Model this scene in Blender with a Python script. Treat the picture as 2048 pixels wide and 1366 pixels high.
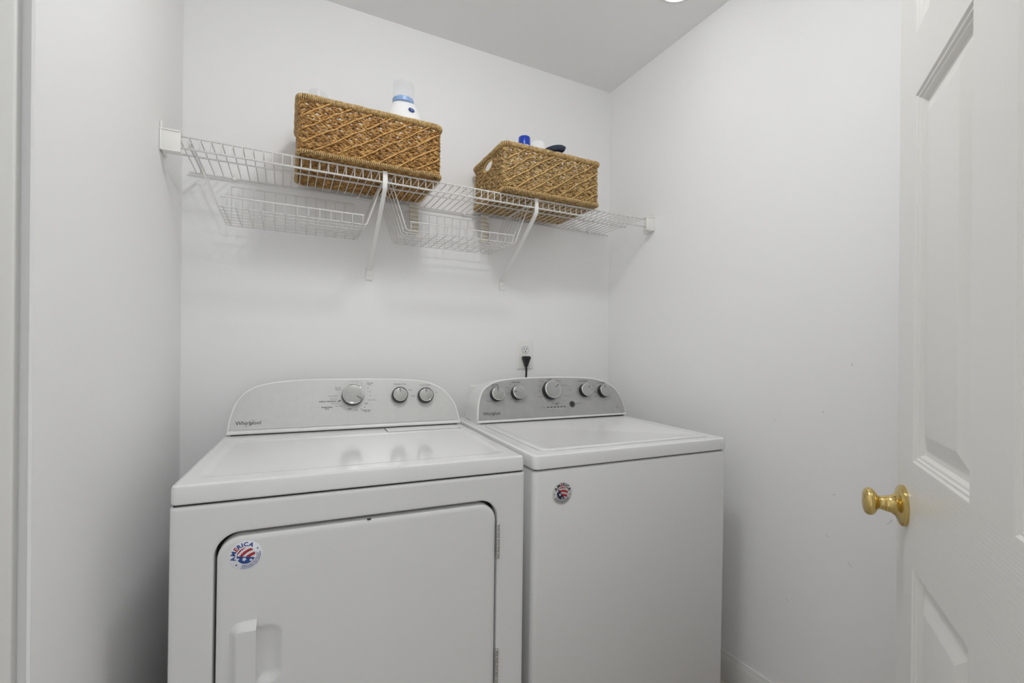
import bpy, bmesh, math, random
import numpy as np
from mathutils import Matrix, Vector

for o in list(bpy.data.objects):
    bpy.data.objects.remove(o, do_unlink=True)
scene = bpy.context.scene
COL = scene.collection
random.seed(7)
RNG = np.random.default_rng(7)
PI = math.pi

# ------------------------------------------------------------------ camera
F_PX, YAW, ROLL = 913.454, -0.466266, -0.0085797
CAM = Vector((0.30789, -1.82522, 1.17859))
fw = Vector((-math.sin(YAW), math.cos(YAW), 0))
rt = Vector((math.cos(YAW), math.sin(YAW), 0))
up = rt.cross(fw)
rt2 = rt * math.cos(ROLL) - up * math.sin(ROLL)
up2 = rt * math.sin(ROLL) + up * math.cos(ROLL)
cd = bpy.data.cameras.new('camera')
cd.sensor_width = 36
cd.lens = F_PX / 2048 * 36
cd.shift_x = -8.101 / 2048
cd.shift_y = 18.281 / 2048
cd.clip_start = 0.02
cam = bpy.data.objects.new('camera', cd)
COL.objects.link(cam)
cam.matrix_world = Matrix(((rt2.x, up2.x, -fw.x, CAM.x), (rt2.y, up2.y, -fw.y, CAM.y),
                           (rt2.z, up2.z, -fw.z, CAM.z), (0, 0, 0, 1)))
scene.camera = cam

# ------------------------------------------------------------------ world, exposure
LAMP_STRENGTH = 62.0
TIP_STRENGTH = 14.0
world = bpy.data.worlds.new('world')
scene.world = world
world.use_nodes = True
bg = world.node_tree.nodes['Background']
bg.inputs[0].default_value = (0.96, 0.985, 1.0, 1)
bg.inputs[1].default_value = 0.85
scene.cycles.diffuse_bounces = 8
vs = scene.view_settings
vs.view_transform = 'Standard'
vs.look = 'None'
vs.gamma = 1
vs.use_curve_mapping = False
vs.exposure = 0.0

# ------------------------------------------------------------------ materials
def lin(c):
    c = c / 255
    return c / 12.92 if c <= 0.04045 else ((c + 0.055) / 1.055) ** 2.4

def rgb(r, g, b):
    return (lin(r), lin(g), lin(b), 1)

def mat(name, color, rough=0.5, metal=0.0, noise=None, bump=None, spec=0.5, emit=None, alpha=None, trans=0.0,
        coat=0.0):
    m = bpy.data.materials.new(name)
    m.use_nodes = True
    nt = m.node_tree
    b = nt.nodes['Principled BSDF']
    b.inputs['Base Color'].default_value = color
    b.inputs['Roughness'].default_value = rough
    b.inputs['Metallic'].default_value = metal
    b.inputs['Specular IOR Level'].default_value = spec
    b.inputs['Coat Weight'].default_value = coat
    b.inputs['Coat Roughness'].default_value = 0.08
    if trans:
        b.inputs['Transmission Weight'].default_value = trans
    if alpha is not None:
        b.inputs['Alpha'].default_value = alpha
    if emit:
        b.inputs['Emission Color'].default_value = emit[0]
        b.inputs['Emission Strength'].default_value = emit[1]
    if noise or bump:
        tc = nt.nodes.new('ShaderNodeTexCoord')
        mp = nt.nodes.new('ShaderNodeMapping')
        nt.links.new(tc.outputs['Object'], mp.inputs[0])
    if noise:   # (scale, color2, mapping scale, lo, hi)
        sc, c2, ms, lo, hi = noise
        mp.inputs['Scale'].default_value = ms
        n = nt.nodes.new('ShaderNodeTexNoise')
        n.inputs['Scale'].default_value = sc
        n.inputs['Detail'].default_value = 4
        nt.links.new(mp.outputs[0], n.inputs[0])
        r = nt.nodes.new('ShaderNodeValToRGB')
        r.color_ramp.elements[0].position = lo
        r.color_ramp.elements[0].color = color
        r.color_ramp.elements[1].position = hi
        r.color_ramp.elements[1].color = c2
        nt.links.new(n.outputs['Fac'], r.inputs[0])
        nt.links.new(r.outputs[0], b.inputs['Base Color'])
    if bump:    # (scale, strength, distance, mapping scale)
        sc, st, di, ms = bump
        mp2 = nt.nodes.new('ShaderNodeMapping')
        mp2.inputs['Scale'].default_value = ms
        nt.links.new(tc.outputs['Object'], mp2.inputs[0])
        n = nt.nodes.new('ShaderNodeTexNoise')
        n.inputs['Scale'].default_value = sc
        n.inputs['Detail'].default_value = 3
        nt.links.new(mp2.outputs[0], n.inputs[0])
        bm = nt.nodes.new('ShaderNodeBump')
        bm.inputs['Strength'].default_value = st
        bm.inputs['Distance'].default_value = di
        nt.links.new(n.outputs['Fac'], bm.inputs['Height'])
        nt.links.new(bm.outputs[0], b.inputs['Normal'])
    return m

WALL = mat('wall_paint', rgb(241, 241, 241), 0.55, bump=(420, 0.08, 0.001, (1, 1, 1)), spec=0.35)
CEIL = mat('ceiling_paint', rgb(243, 243, 243), 0.8, bump=(300, 0.1, 0.001, (1, 1, 1)), spec=0.2)
TRIM = mat('trim_paint', rgb(226, 225, 222), 0.35)
FLOOR = mat('floor_vinyl', rgb(196, 190, 182), 0.45, noise=(9, rgb(180, 172, 163), (1, 1, 1), 0.35, 0.65))
DOOR_V = mat('door_paint_vertical_grain', rgb(226, 225, 221), 0.32, bump=(60, 0.2, 0.0006, (12, 12, 0.2)))
DOOR_H = mat('door_paint_horizontal_grain', rgb(226, 225, 221), 0.32, bump=(60, 0.4, 0.0009, (0.2, 12, 12)))
ENAMEL = mat('white_enamel', rgb(230, 230, 230), 0.13, spec=0.5)
ENAMEL_F = mat('white_enamel_front', rgb(226, 226, 226), 0.27, spec=0.45)
PLASTIC = mat('white_plastic', rgb(230, 230, 228), 0.3)
WIRE = mat('white_vinyl_wire', rgb(214, 213, 210), 0.35)
BRACKET = mat('white_bracket_plastic', rgb(236, 235, 231), 0.4)
DARK = mat('dark_gap', rgb(38, 38, 38), 0.8)
SILVER_D = mat('silver_panel_light', rgb(206, 206, 204), 0.38, metal=0.35,
               noise=(60, rgb(202, 202, 201), (1, 1, 1), 0.3, 0.75))
SILVER_W = mat('silver_panel_grey', rgb(180, 180, 179), 0.36, metal=0.45,
               noise=(30, rgb(171, 171, 170), (1, 1, 1), 0.3, 0.75))
KNOB_F = mat('knob_face_silver', rgb(174, 174, 171), 0.3, metal=0.6)
CHROME = mat('bright_chrome', rgb(215, 215, 212), 0.12, metal=1.0)
KNOB_B = mat('knob_skirt_black', rgb(26, 26, 26), 0.3)
POINTER = mat('pointer_grey', rgb(92, 92, 90), 0.4)
INK = mat('print_dark_grey', rgb(48, 48, 48), 0.6)
INK_L = mat('print_grey', rgb(96, 96, 95), 0.6)
INK_W = mat('print_white', rgb(232, 232, 230), 0.6)
BUTTON = mat('button_dark_grey', rgb(68, 68, 68), 0.4)
STEEL = mat('hinge_steel', rgb(196, 196, 192), 0.25, metal=0.9)
BRASS = mat('polished_brass', rgb(214, 188, 122), 0.17, metal=1.0)
ST_WHITE = mat('sticker_white', rgb(236, 237, 242), 0.3)
ST_BLUE = mat('sticker_blue', rgb(26, 66, 142), 0.4)
ST_NAVY = mat('sticker_navy', rgb(28, 36, 66), 0.4)
ST_RED = mat('sticker_red', rgb(170, 36, 52), 0.4)
BLACK = mat('black_rubber', rgb(24, 24, 26), 0.4)
PLATE = mat('outlet_plate', rgb(236, 235, 232), 0.35)
BLUECAP = mat('blue_cap', rgb(14, 62, 178), 0.3)
BLUERING = mat('pale_blue_collar', rgb(150, 180, 224), 0.35)
BOTTLE = mat('white_bottle_plastic', rgb(244, 244, 243), 0.3)
CLEAR = mat('clear_plastic', rgb(238, 240, 244), 0.08, alpha=0.22)
NAVY = mat('navy_plastic', rgb(34, 46, 66), 0.3)
BEIGE = mat('beige_strip', rgb(220, 214, 203), 0.7, noise=(40, rgb(206, 199, 186), (1, 1, 1), 0.4, 0.6))
BROWNLINE = mat('brown_line', rgb(88, 72, 58), 0.8)

def weave_mat(name, c1, c2, c3, scale):
    m = mat(name, c1, 0.55)
    nt = m.node_tree
    b = nt.nodes['Principled BSDF']
    tc = nt.nodes.new('ShaderNodeTexCoord')
    n = nt.nodes.new('ShaderNodeTexNoise')
    n.inputs['Scale'].default_value = scale
    n.inputs['Detail'].default_value = 5
    n.inputs['Roughness'].default_value = 0.7
    nt.links.new(tc.outputs['Object'], n.inputs[0])
    r = nt.nodes.new('ShaderNodeValToRGB')
    e = r.color_ramp.elements
    e[0].position = 0.3
    e[0].color = c1
    e[1].position = 0.7
    e[1].color = c3
    k = e.new(0.5)
    k.color = c2
    nt.links.new(n.outputs['Fac'], r.inputs[0])
    nt.links.new(r.outputs[0], b.inputs['Base Color'])
    return m

SG1 = weave_mat('seagrass_amber', rgb(78, 48, 20), rgb(168, 124, 64), rgb(222, 184, 118), 70)
SG2 = weave_mat('seagrass_tan', rgb(88, 62, 32), rgb(178, 146, 92), rgb(222, 194, 138), 70)
SR1 = weave_mat('seagrass_rim', rgb(122, 92, 52), rgb(184, 152, 98), rgb(220, 194, 142), 110)
SC1 = weave_mat('seagrass_cord_amber', rgb(140, 98, 48), rgb(196, 150, 84), rgb(226, 188, 120), 90)
SC2 = weave_mat('seagrass_cord_tan', rgb(146, 112, 62), rgb(200, 164, 102), rgb(228, 200, 144), 90)
SCORE = mat('seagrass_core', rgb(86, 58, 26), 0.8)

# ------------------------------------------------------------------ mesh helpers
class MB:
    def __init__(s):
        s.v = []
        s.f = []
        s.n = 0

    def add(s, verts, faces):
        verts = np.asarray(verts, float).reshape(-1, 3)
        s.v.append(verts)
        n = s.n
        s.f.extend([tuple(i + n for i in f) for f in faces])
        s.n += len(verts)
        return s

    def box(s, x0, x1, y0, y1, z0, z1):
        v = [(x, y, z) for z in (z0, z1) for y in (y0, y1) for x in (x0, x1)]
        return s.add(v, [(0, 2, 3, 1), (4, 5, 7, 6), (0, 1, 5, 4), (2, 6, 7, 3), (0, 4, 6, 2), (1, 3, 7, 5)])

    def loft(s, loops, cap0=False, cap1=False, closed=True):
        k = len(loops[0])
        v = np.concatenate([np.asarray(l, float) for l in loops])
        f = []
        rng = range(k) if closed else range(k - 1)
        for i in range(len(loops) - 1):
            for j in rng:
                a = i * k + j
                b = i * k + (j + 1) % k
                f.append((a, b, b + k, a + k))
        if cap0:
            f.append(tuple(range(k))[::-1])
        if cap1:
            f.append(tuple(range((len(loops) - 1) * k, len(loops) * k)))
        return s.add(v, f)

    def tube(s, path, r, sides=6, closed=False, ref=(0.0, 0.013, 1.0), flat=1.0):
        p = np.asarray(path, float)
        n = len(p)
        if closed:
            t = np.roll(p, -1, 0) - np.roll(p, 1, 0)
        else:
            t = np.gradient(p, axis=0)
        t /= np.linalg.norm(t, axis=1)[:, None] + 1e-12
        ref = np.broadcast_to(np.asarray(ref, float), p.shape)
        a = np.cross(t, ref)
        la = np.linalg.norm(a, axis=1)
        bad = la < 0.05
        if bad.any():
            a[bad] = np.cross(t[bad], np.array((0.0, 1.0, 0.02)))
        a /= np.linalg.norm(a, axis=1)[:, None]
        b = np.cross(a, t)
        rr = np.broadcast_to(np.asarray(r, float), (n,))
        ang = np.arange(sides) / sides * 2 * PI
        v = p[:, None, :] + rr[:, None, None] * (np.cos(ang)[None, :, None] * a[:, None, :]
                                                + flat * np.sin(ang)[None, :, None] * b[:, None, :])
        f = []
        m = n if closed else n - 1
        for i in range(m):
            i2 = (i + 1) % n
            for j in range(sides):
                j2 = (j + 1) % sides
                f.append((i * sides + j, i * sides + j2, i2 * sides + j2, i2 * sides + j))
        if not closed:
            f.append(tuple(range(sides))[::-1])
            f.append(tuple(range((n - 1) * sides, n * sides)))
        return s.add(v.reshape(-1, 3), f)

    def lathe(s, prof, n=32, c=(0, 0, 0), ex=1.0, ey=1.0, axis='z'):
        ang = np.arange(n) / n * 2 * PI
        loops = []
        for r, h in prof:
            x, y = np.cos(ang) * r * ex, np.sin(ang) * r * ey
            hh = np.full(n, float(h))
            l = np.stack([x, y, hh], 1)
            loops.append(l + np.array(c))
        return s.loft(loops, True, True)

    def mesh(s, name, smooth=35, fix=True):
        me = bpy.data.meshes.new(name)
        v = np.concatenate(s.v) if s.v else np.zeros((0, 3))
        me.from_pydata(v.tolist(), [], s.f)
        if fix:
            bm = bmesh.new()
            bm.from_mesh(me)
            bmesh.ops.recalc_face_normals(bm, faces=bm.faces)
            bm.to_mesh(me)
            bm.free()
        if smooth:
            me.polygons.foreach_set('use_smooth', [True] * len(me.polygons))
            me.set_sharp_from_angle(angle=math.radians(smooth))
        me.update()
        return me

def add(name, data, m=None, parent=None, loc=None, rot=None, label=None, cat=None, group=None, kind=None):
    if isinstance(data, MB):
        data = data.mesh(name)
    o = bpy.data.objects.new(name, data)
    COL.objects.link(o)
    if m is not None and data is not None and not data.materials:
        data.materials.append(m)
    if parent is not None:
        o.parent = parent
    if loc is not None:
        o.location = loc
    if rot is not None:
        o.rotation_euler = rot
    if label:
        o['label'] = label
    if cat:
        o['category'] = cat
    if group:
        o['group'] = group
    if kind:
        o['kind'] = kind
    return o

def thing(name, label, cat, loc=(0, 0, 0), rot=(0, 0, 0), group=None):
    return add(name, None, None, None, loc, rot, label, cat, group)

def rbox(x0, x1, y0, y1, z0, z1, r=0.004, seg=2, name='box'):
    bm = bmesh.new()
    bmesh.ops.create_cube(bm, size=1)
    for v in bm.verts:
        v.co = Vector(((x0 + x1) / 2 + v.co.x * (x1 - x0), (y0 + y1) / 2 + v.co.y * (y1 - y0),
                       (z0 + z1) / 2 + v.co.z * (z1 - z0)))
    bmesh.ops.bevel(bm, geom=bm.edges[:], offset=r, segments=seg, profile=0.5, affect='EDGES')
    me = bpy.data.meshes.new(name)
    bm.to_mesh(me)
    bm.free()
    me.polygons.foreach_set('use_smooth', [True] * len(me.polygons))
    me.set_sharp_from_angle(angle=math.radians(40))
    return me

def rrect(x0, x1, z0, z1, r, n=6):
    r = r if isinstance(r, (list, tuple)) else (r, r, r, r)
    pts = []
    cs = ((x1 - r[0], z1 - r[0], 0, r[0]), (x0 + r[1], z1 - r[1], PI / 2, r[1]),
          (x0 + r[2], z0 + r[2], PI, r[2]), (x1 - r[3], z0 + r[3], 1.5 * PI, r[3]))
    for cx, cz, a0, rr in cs:
        for i in range(n + 1):
            a = a0 + PI / 2 * i / n
            pts.append((cx + rr * math.cos(a), cz + rr * math.sin(a)))
    return pts

def smooth_closed(pts, per=6):
    """Catmull-Rom through an open outline"""
    P = [np.array(p, float) for p in pts]
    P = [2 * P[0] - P[1]] + P + [2 * P[-1] - P[-2]]
    out = []
    for i in range(1, len(P) - 2):
        p0, p1, p2, p3 = P[i - 1:i + 3]
        for k in range(per):
            t = k / per
            out.append(0.5 * ((2 * p1) + (-p0 + p2) * t + (2 * p0 - 5 * p1 + 4 * p2 - p3) * t * t
                              + (-p0 + 3 * p1 - 3 * p2 + p3) * t ** 3))
    out.append(P[-2])
    return np.array(out)

def inset(poly, d):
    p = np.asarray(poly, float)
    t1 = p - np.roll(p, 1, 0)
    t2 = np.roll(p, -1, 0) - p
    t1 /= np.linalg.norm(t1, axis=1)[:, None] + 1e-12
    t2 /= np.linalg.norm(t2, axis=1)[:, None] + 1e-12
    area = 0.5 * np.sum(p[:, 0] * np.roll(p[:, 1], -1) - np.roll(p[:, 0], -1) * p[:, 1])
    sg = 1 if area > 0 else -1
    n1 = np.stack([-t1[:, 1], t1[:, 0]], 1) * sg
    n2 = np.stack([-t2[:, 1], t2[:, 0]], 1) * sg
    n = n1 + n2
    n /= np.linalg.norm(n, axis=1)[:, None] + 1e-12
    c = np.clip(np.sum(n * n1, 1), 0.4, 1)
    return p + n * (d / c)[:, None]

_TXT = {}
def text_geo(txt, bold=0.0):
    key = (txt, bold)
    if key in _TXT:
        return _TXT[key]
    cu = bpy.data.curves.new('lettering', 'FONT')
    cu.body = txt
    cu.align_x = 'CENTER'
    cu.align_y = 'CENTER'
    cu.resolution_u = 3
    cu.offset = bold
    cu.fill_mode = 'FRONT'
    o = bpy.data.objects.new('lettering', cu)
    COL.objects.link(o)
    dg = bpy.context.evaluated_depsgraph_get()
    dg.update()
    me = bpy.data.meshes.new_from_object(o.evaluated_get(dg))
    v = np.array([x.co[:] for x in me.vertices])
    f = [tuple(p.vertices) for p in me.polygons]
    bpy.data.objects.remove(o, do_unlink=True)
    bpy.data.curves.remove(cu)
    bpy.data.meshes.remove(me)
    lo, hi = v[:, :2].min(0), v[:, :2].max(0)
    v[:, 0] -= (lo[0] + hi[0]) / 2
    v[:, 1] -= (lo[1] + hi[1]) / 2
    w, h = hi - lo
    _TXT[key] = (v, f, w, h)
    return _TXT[key]

def put_text(mb, txt, x, y, width=None, height=None, rot=0.0, bold=0.0, z=0.0):
    v, f, w, h = text_geo(txt, bold)
    s = width / w if width else height / h
    c, si = math.cos(rot), math.sin(rot)
    vv = v * s
    q = np.stack([x + vv[:, 0] * c - vv[:, 1] * si, y + vv[:, 0] * si + vv[:, 1] * c, np.full(len(vv), z)], 1)
    mb.add(q, f)

# ------------------------------------------------------------------ room shell
W, H = 1.738, 2.465
LA, RA = 0.0072, 0.0096
YE, YF = -0.995, -1.86            # end of the left wall, face of the wall with the doorway
def lw(y): return LA * -y
def rw(y): return W + RA * -y

def prism(pts, z0, z1):
    mb = MB()
    a = [(x, y, z0) for x, y in pts]
    b = [(x, y, z1) for x, y in pts]
    return mb.loft([a, b], True, True)

add('floor', prism([(-0.6, 0.12), (2.1, 0.12), (2.1, -3.2), (-0.6, -3.2)], -0.05, 0), FLOOR, kind='structure')
SCUFFS = [(-1.017, 1.001, .003, .004), (-1.032, .635, .004, .003), (-1.092, .576, .005, .006), (-1.094, 1.146, .002, .004), (-1.187, .729, .006, -.008), (-.867, .958, .002, .002), (-.913, .388, .003, .004), (-1.049, .763, .004, -.002)]
CAN = (1.535, -.645, .070)       # recessed lamp: x, y, hole radius
def ceiling_mesh():
    x0, x1, y0, y1 = -0.6, 2.1, YF - 0.12, 0.12
    cx, cy, r = CAN
    an = sorted([2 * PI * k / 48 for k in range(48)] + [math.atan2(y - cy, x - cx) % (2 * PI) for x in (x0, x1) for y in (y0, y1)])
    outer, hole = [], []
    for a in an:
        c, s_ = math.cos(a), math.sin(a)
        tx = ((x1 if c > 0 else x0) - cx) / c if abs(c) > 1e-9 else 1e9
        ty = ((y1 if s_ > 0 else y0) - cy) / s_ if abs(s_) > 1e-9 else 1e9
        k = min(tx, ty)
        outer.append((cx + c * k, cy + s_ * k))
        hole.append((cx + c * r, cy + s_ * r))
    mb = MB()
    lo = lambda L, z: [(x, y, z) for x, y in L]
    mb.loft([lo(hole, H + .2), lo(hole, H), lo(outer, H), lo(outer, H + .2), lo(hole, H + .2)])
    return mb
add('ceiling', ceiling_mesh().mesh('ceiling', 0), CEIL, kind='structure')
add('wall_back', prism([(-0.4, 0), (2.0, 0), (2.0, 0.12), (-0.4, 0.12)], 0, H), WALL, kind='structure')
wall_r = add('wall_right', prism([(rw(0), 0), (rw(YF), YF), (rw(YF) + 0.12, YF), (rw(0) + 0.12, 0)], 0, H), WALL, kind='structure')
SCUFF = mat('wall_scuff', rgb(168, 167, 164), 0.8)
for y, z, dy, dz in SCUFFS:
    mb = MB()
    ts = np.linspace(-1, 1, 7)
    mb.tube(np.stack([rw(y) + .0003 + 0 * ts, y + dy * ts, z + dz * ts + .0012 * ts * ts], 1), .0007, 5)
    add('scuff_mark', mb, SCUFF, wall_r)
lwall = prism([(lw(0), 0), (lw(YE), YE), (0.0035, YE), (0.0035, YE + .016), (-0.14, YE + .016), (-0.14, 0)], 0, H)
add('wall_left', lwall, WALL, kind='structure')
add('wall_left_near', prism([(-0.14, YE), (-0.14, YF), (-0.26, YF), (-0.26, YE)], 0, H), WALL, kind='structure')
fwall = MB()
fwall.box(-0.26, -0.10, YF - 0.12, YF, 0, H)
fwall.box(0.69, 1.88, YF - 0.12, YF, 0, H)
fwall.box(-0.10, 0.69, YF - 0.12, YF, 2.06, H)
add('wall_front', fwall, WALL, kind='structure')
add('trim_1', rbox(-0.139, -0.011, YE - 0.001, YE + 0.0155, 0, H - 0.001, 0.003, 3), TRIM, kind='structure')

# baseboards: profile (out from wall, height)
BP = [(0, 0), (0.013, 0), (0.013, 0.062), (0.0115, 0.066), (0.0115, 0.070), (0.009, 0.076), (0.006, 0.084), (0.0045, 0.092), (0, 0.0933)]
def baseboard(name, p0, p1, nrm):
    mb = MB()
    l = [[(p[0] + nrm[0] * o, p[1] + nrm[1] * o, h) for o, h in BP] for p in (p0, p1)]
    mb.loft(l, True, True)
    add(name, mb, TRIM, kind='structure')
baseboard('baseboard_right', (rw(0), 0), (rw(YF), YF), (-1, 0))
baseboard('baseboard_back', (0, 0), (W, 0), (0, -1))
baseboard('baseboard_left', (lw(0), 0), (lw(YE), YE), (1, 0))

# ------------------------------------------------------------------ ceiling light
def disc_lamp(name, label, x, y, r, strength, drop=0.0):
    t = thing(name, label, 'lamp', (x, y, H), group=None)
    mb = MB()
    mb.lathe([(r * 1.16, -0.0004), (r * 1.16, -0.002), (r * 1.10, -0.005), (r * 1.01, -0.006), (r * 1.0, -0.0025)], 40)
    add('frame', mb, PLASTIC, t)
    lm = mat('lamp_diffuser', rgb(250, 250, 248), 0.5, emit=((0.985, 0.995, 1.0, 1), strength))
    mb = MB()
    mb.lathe([(r * .995, -0.0027), (r * .995, -0.0034 - drop * .45), (r * .93, -0.0036 - drop * .75), (r * .72, -0.0038 - drop * .93), (r * .40, -0.0040 - drop)], 40)
    add('diffuser', mb, lm, t)
disc_lamp('added_ceiling_light', 'added round flush ceiling lamp with bright white diffuser, out of view', .72, -1.12, .10, LAMP_STRENGTH, .060)  # main lamp added out of view to light the room
t = thing('recessed_light', 'round recessed downlight in the ceiling close to the right wall', 'lamp', (CAN[0], CAN[1], H))
r = CAN[2]
mb = MB()
an = np.linspace(0, 2 * PI, 48, endpoint=False)
ring = lambda rr, z: np.stack([rr * np.cos(an), rr * np.sin(an), np.full(48, z)], 1)
mb.loft([ring(r * 1.18, -.0003), ring(r * 1.18, -.002), ring(r * 1.1, -.0045), ring(r * .97, -.004), ring(r * .96, .004), ring(r * .93, .120), ring(r * .9, .185), ring(r * .985, .185), ring(r * .985, .004)])
add('housing', mb, PLASTIC, t)
lm = mat('lamp_diffuser', rgb(250, 250, 248), 0.5, emit=((1.0, 0.995, 0.985, 1), TIP_STRENGTH))
mb = MB()
mb.lathe([(r * .90, .1835), (r * .90, .1780), (r * .85, .1760)], 40)
add('diffuser', mb, lm, t)

# ------------------------------------------------------------------ machine helpers
K = 0.32
NN = math.sqrt(1 + K * K)
TH = math.atan2(1, K)

def machine(name, label, cat, x0, yf, rot, tx, ty):
    eul = (ty, -tx, rot)
    t = thing(name, label, cat, (0, 0, 0), eul)
    c, s = math.cos(rot), math.sin(rot)
    target = Vector((x0 + c * .35 - s * .35, -yf + s * .35 + c * .35, .9))
    from mathutils import Euler
    t.location = target - Euler(eul).to_matrix() @ Vector((.35, .35, .9))
    return t

def pframe(b0, z0):
    return lambda a, s, off: (a, b0 + s * K / NN - off / NN, z0 + s / NN + off * K / NN)

def console(t, outline, b0, z0, sbot, pbot, depth, panel_mat, back_scale=(.97, .95)):
    P = pframe(b0, z0)
    o = smooth_closed(outline, 5)
    o[:, 1] = np.maximum(o[:, 1], sbot)
    o = [p for i, p in enumerate(o) if i == 0 or np.linalg.norm(p - o[i - 1]) > 0.002]
    n = 14                     # bottom edge
    l, r = o[0], o[-1]
    o = np.array(o + [r + (l - r) * i / n for i in range(1, n)])
    mb = MB()
    def loop(d, off):
        return [P(a, s, off) for a, s in inset(o, d)]
    am = o[:, 0].mean()
    back = []
    for a, s in o:
        q = P(a, s, 0)
        back.append((am + (a - am) * back_scale[0], b0 + depth, z0 + (q[2] - z0) * back_scale[1]))
    mid = []
    for a, s in o:
        q = P(a, s, -0.012)
        mid.append((am + (a - am) * .999, q[1], q[2] - .0005))
    mb.loft([loop(0.0075, -0.0012), loop(0.0055, 0), loop(0.0025, -0.0003), loop(0.0008, -0.002), loop(0, -0.005), mid, back], True, True)
    add('console', mb, PLASTIC, t)
    pi = inset(o, 0.0062)
    pts = [(a, max(s, pbot)) for a, s in pi]
    q = [pts[0]]
    for p in pts[1:]:
        if math.hypot(p[0] - q[-1][0], p[1] - q[-1][1]) > 0.0012:
            q.append(p)
    mb = MB()
    mb.loft([[(a, s, -0.001) for a, s in q], [(a, s, 0.0008) for a, s in q]], True, True)
    add('control_panel', mb, panel_mat, t, (0, b0, z0), (TH, 0, 0))

def knob(t, b0, z0, a, s, r, rf, h, ang, label=None, ring=False):
    P = pframe(b0, z0)
    mb = MB()
    mb.lathe([(r * 1.0, 0.001), (r, h * .35), (r * .97, h * .78), (rf * 1.04, h * .86), (rf * .98, h * .86)], 40)
    k = add('knob', mb, KNOB_B, t, P(a, s, 0), (TH, 0, 0))
    mb = MB()
    mb.lathe([(rf * 1.05, h * .78), (rf * 1.10, h * .84), (rf * 1.08, h * .93), (rf * .98, h * .985), (rf * .95, h * .975)], 40)
    add('knob_ring', mb, CHROME, k)
    mb = MB()
    mb.lathe([(rf * .955, h * .9), (rf * .955, h), (rf * .9, h * 1.012)], 40)
    add('knob_face', mb, KNOB_F, k)
    mb = MB()
    mb.box(-.0014, .0014, rf * .42, rf * .98, h * 1.0, h * 1.03)
    add('pointer', mb, POINTER, k, (0, 0, 0), (0, 0, -ang))
    return k

def logo(t, b0, z0, a0, a1, s):
    mb = MB()
    w = a1 - a0
    put_text(mb, 'Whirlpool', (a0 + a1) / 2, s, width=w, bold=0.004)
    # ring swoosh through the letters
    c = np.array(((a0 + a1) / 2 + w * .06, s + w * .005))
    th = math.radians(38)
    pts_o, pts_i = [], []
    for i in range(41):
        ph = math.radians(-55 + 330 * i / 40) + PI
        wdt = .006 + .012 * math.sin(PI * i / 40)
        for sgn, L in ((1, pts_o), (-1, pts_i)):
            ex = (w * .205 + sgn * w * wdt * .5) * math.cos(ph)
            ey = (w * .062 + sgn * w * wdt * .35) * math.sin(ph)
            L.append((c[0] + ex * math.cos(th) - ey * math.sin(th), c[1] + ex * math.sin(th) + ey * math.cos(th), 0))
    mb.loft([pts_o, pts_i], closed=False)
    add('logo_lettering', mb.mesh('logo_lettering', 0), INK, t, pframe(b0, z0)(0, 0, 0.0012), (TH, 0, 0))

def lettering(t, b0, z0, items, hmax):
    thin, strong = MB(), MB()
    for txt, a, s, w, bd in items:
        _, _, tw, thh = text_geo(txt, 0.012 if bd else 0.0)
        put_text(strong if bd else thin, txt, a, s, width=min(w, hmax * tw / thh), bold=0.012 if bd else 0.0)
    loc = pframe(b0, z0)(0, 0, 0.0011)
    add('printed_lettering', thin.mesh('printed_lettering', 0), INK_L, t, loc, (TH, 0, 0), kind='stuff')
    add('printed_lettering', strong.mesh('printed_lettering', 0), INK, t, loc, (TH, 0, 0), kind='stuff')

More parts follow.
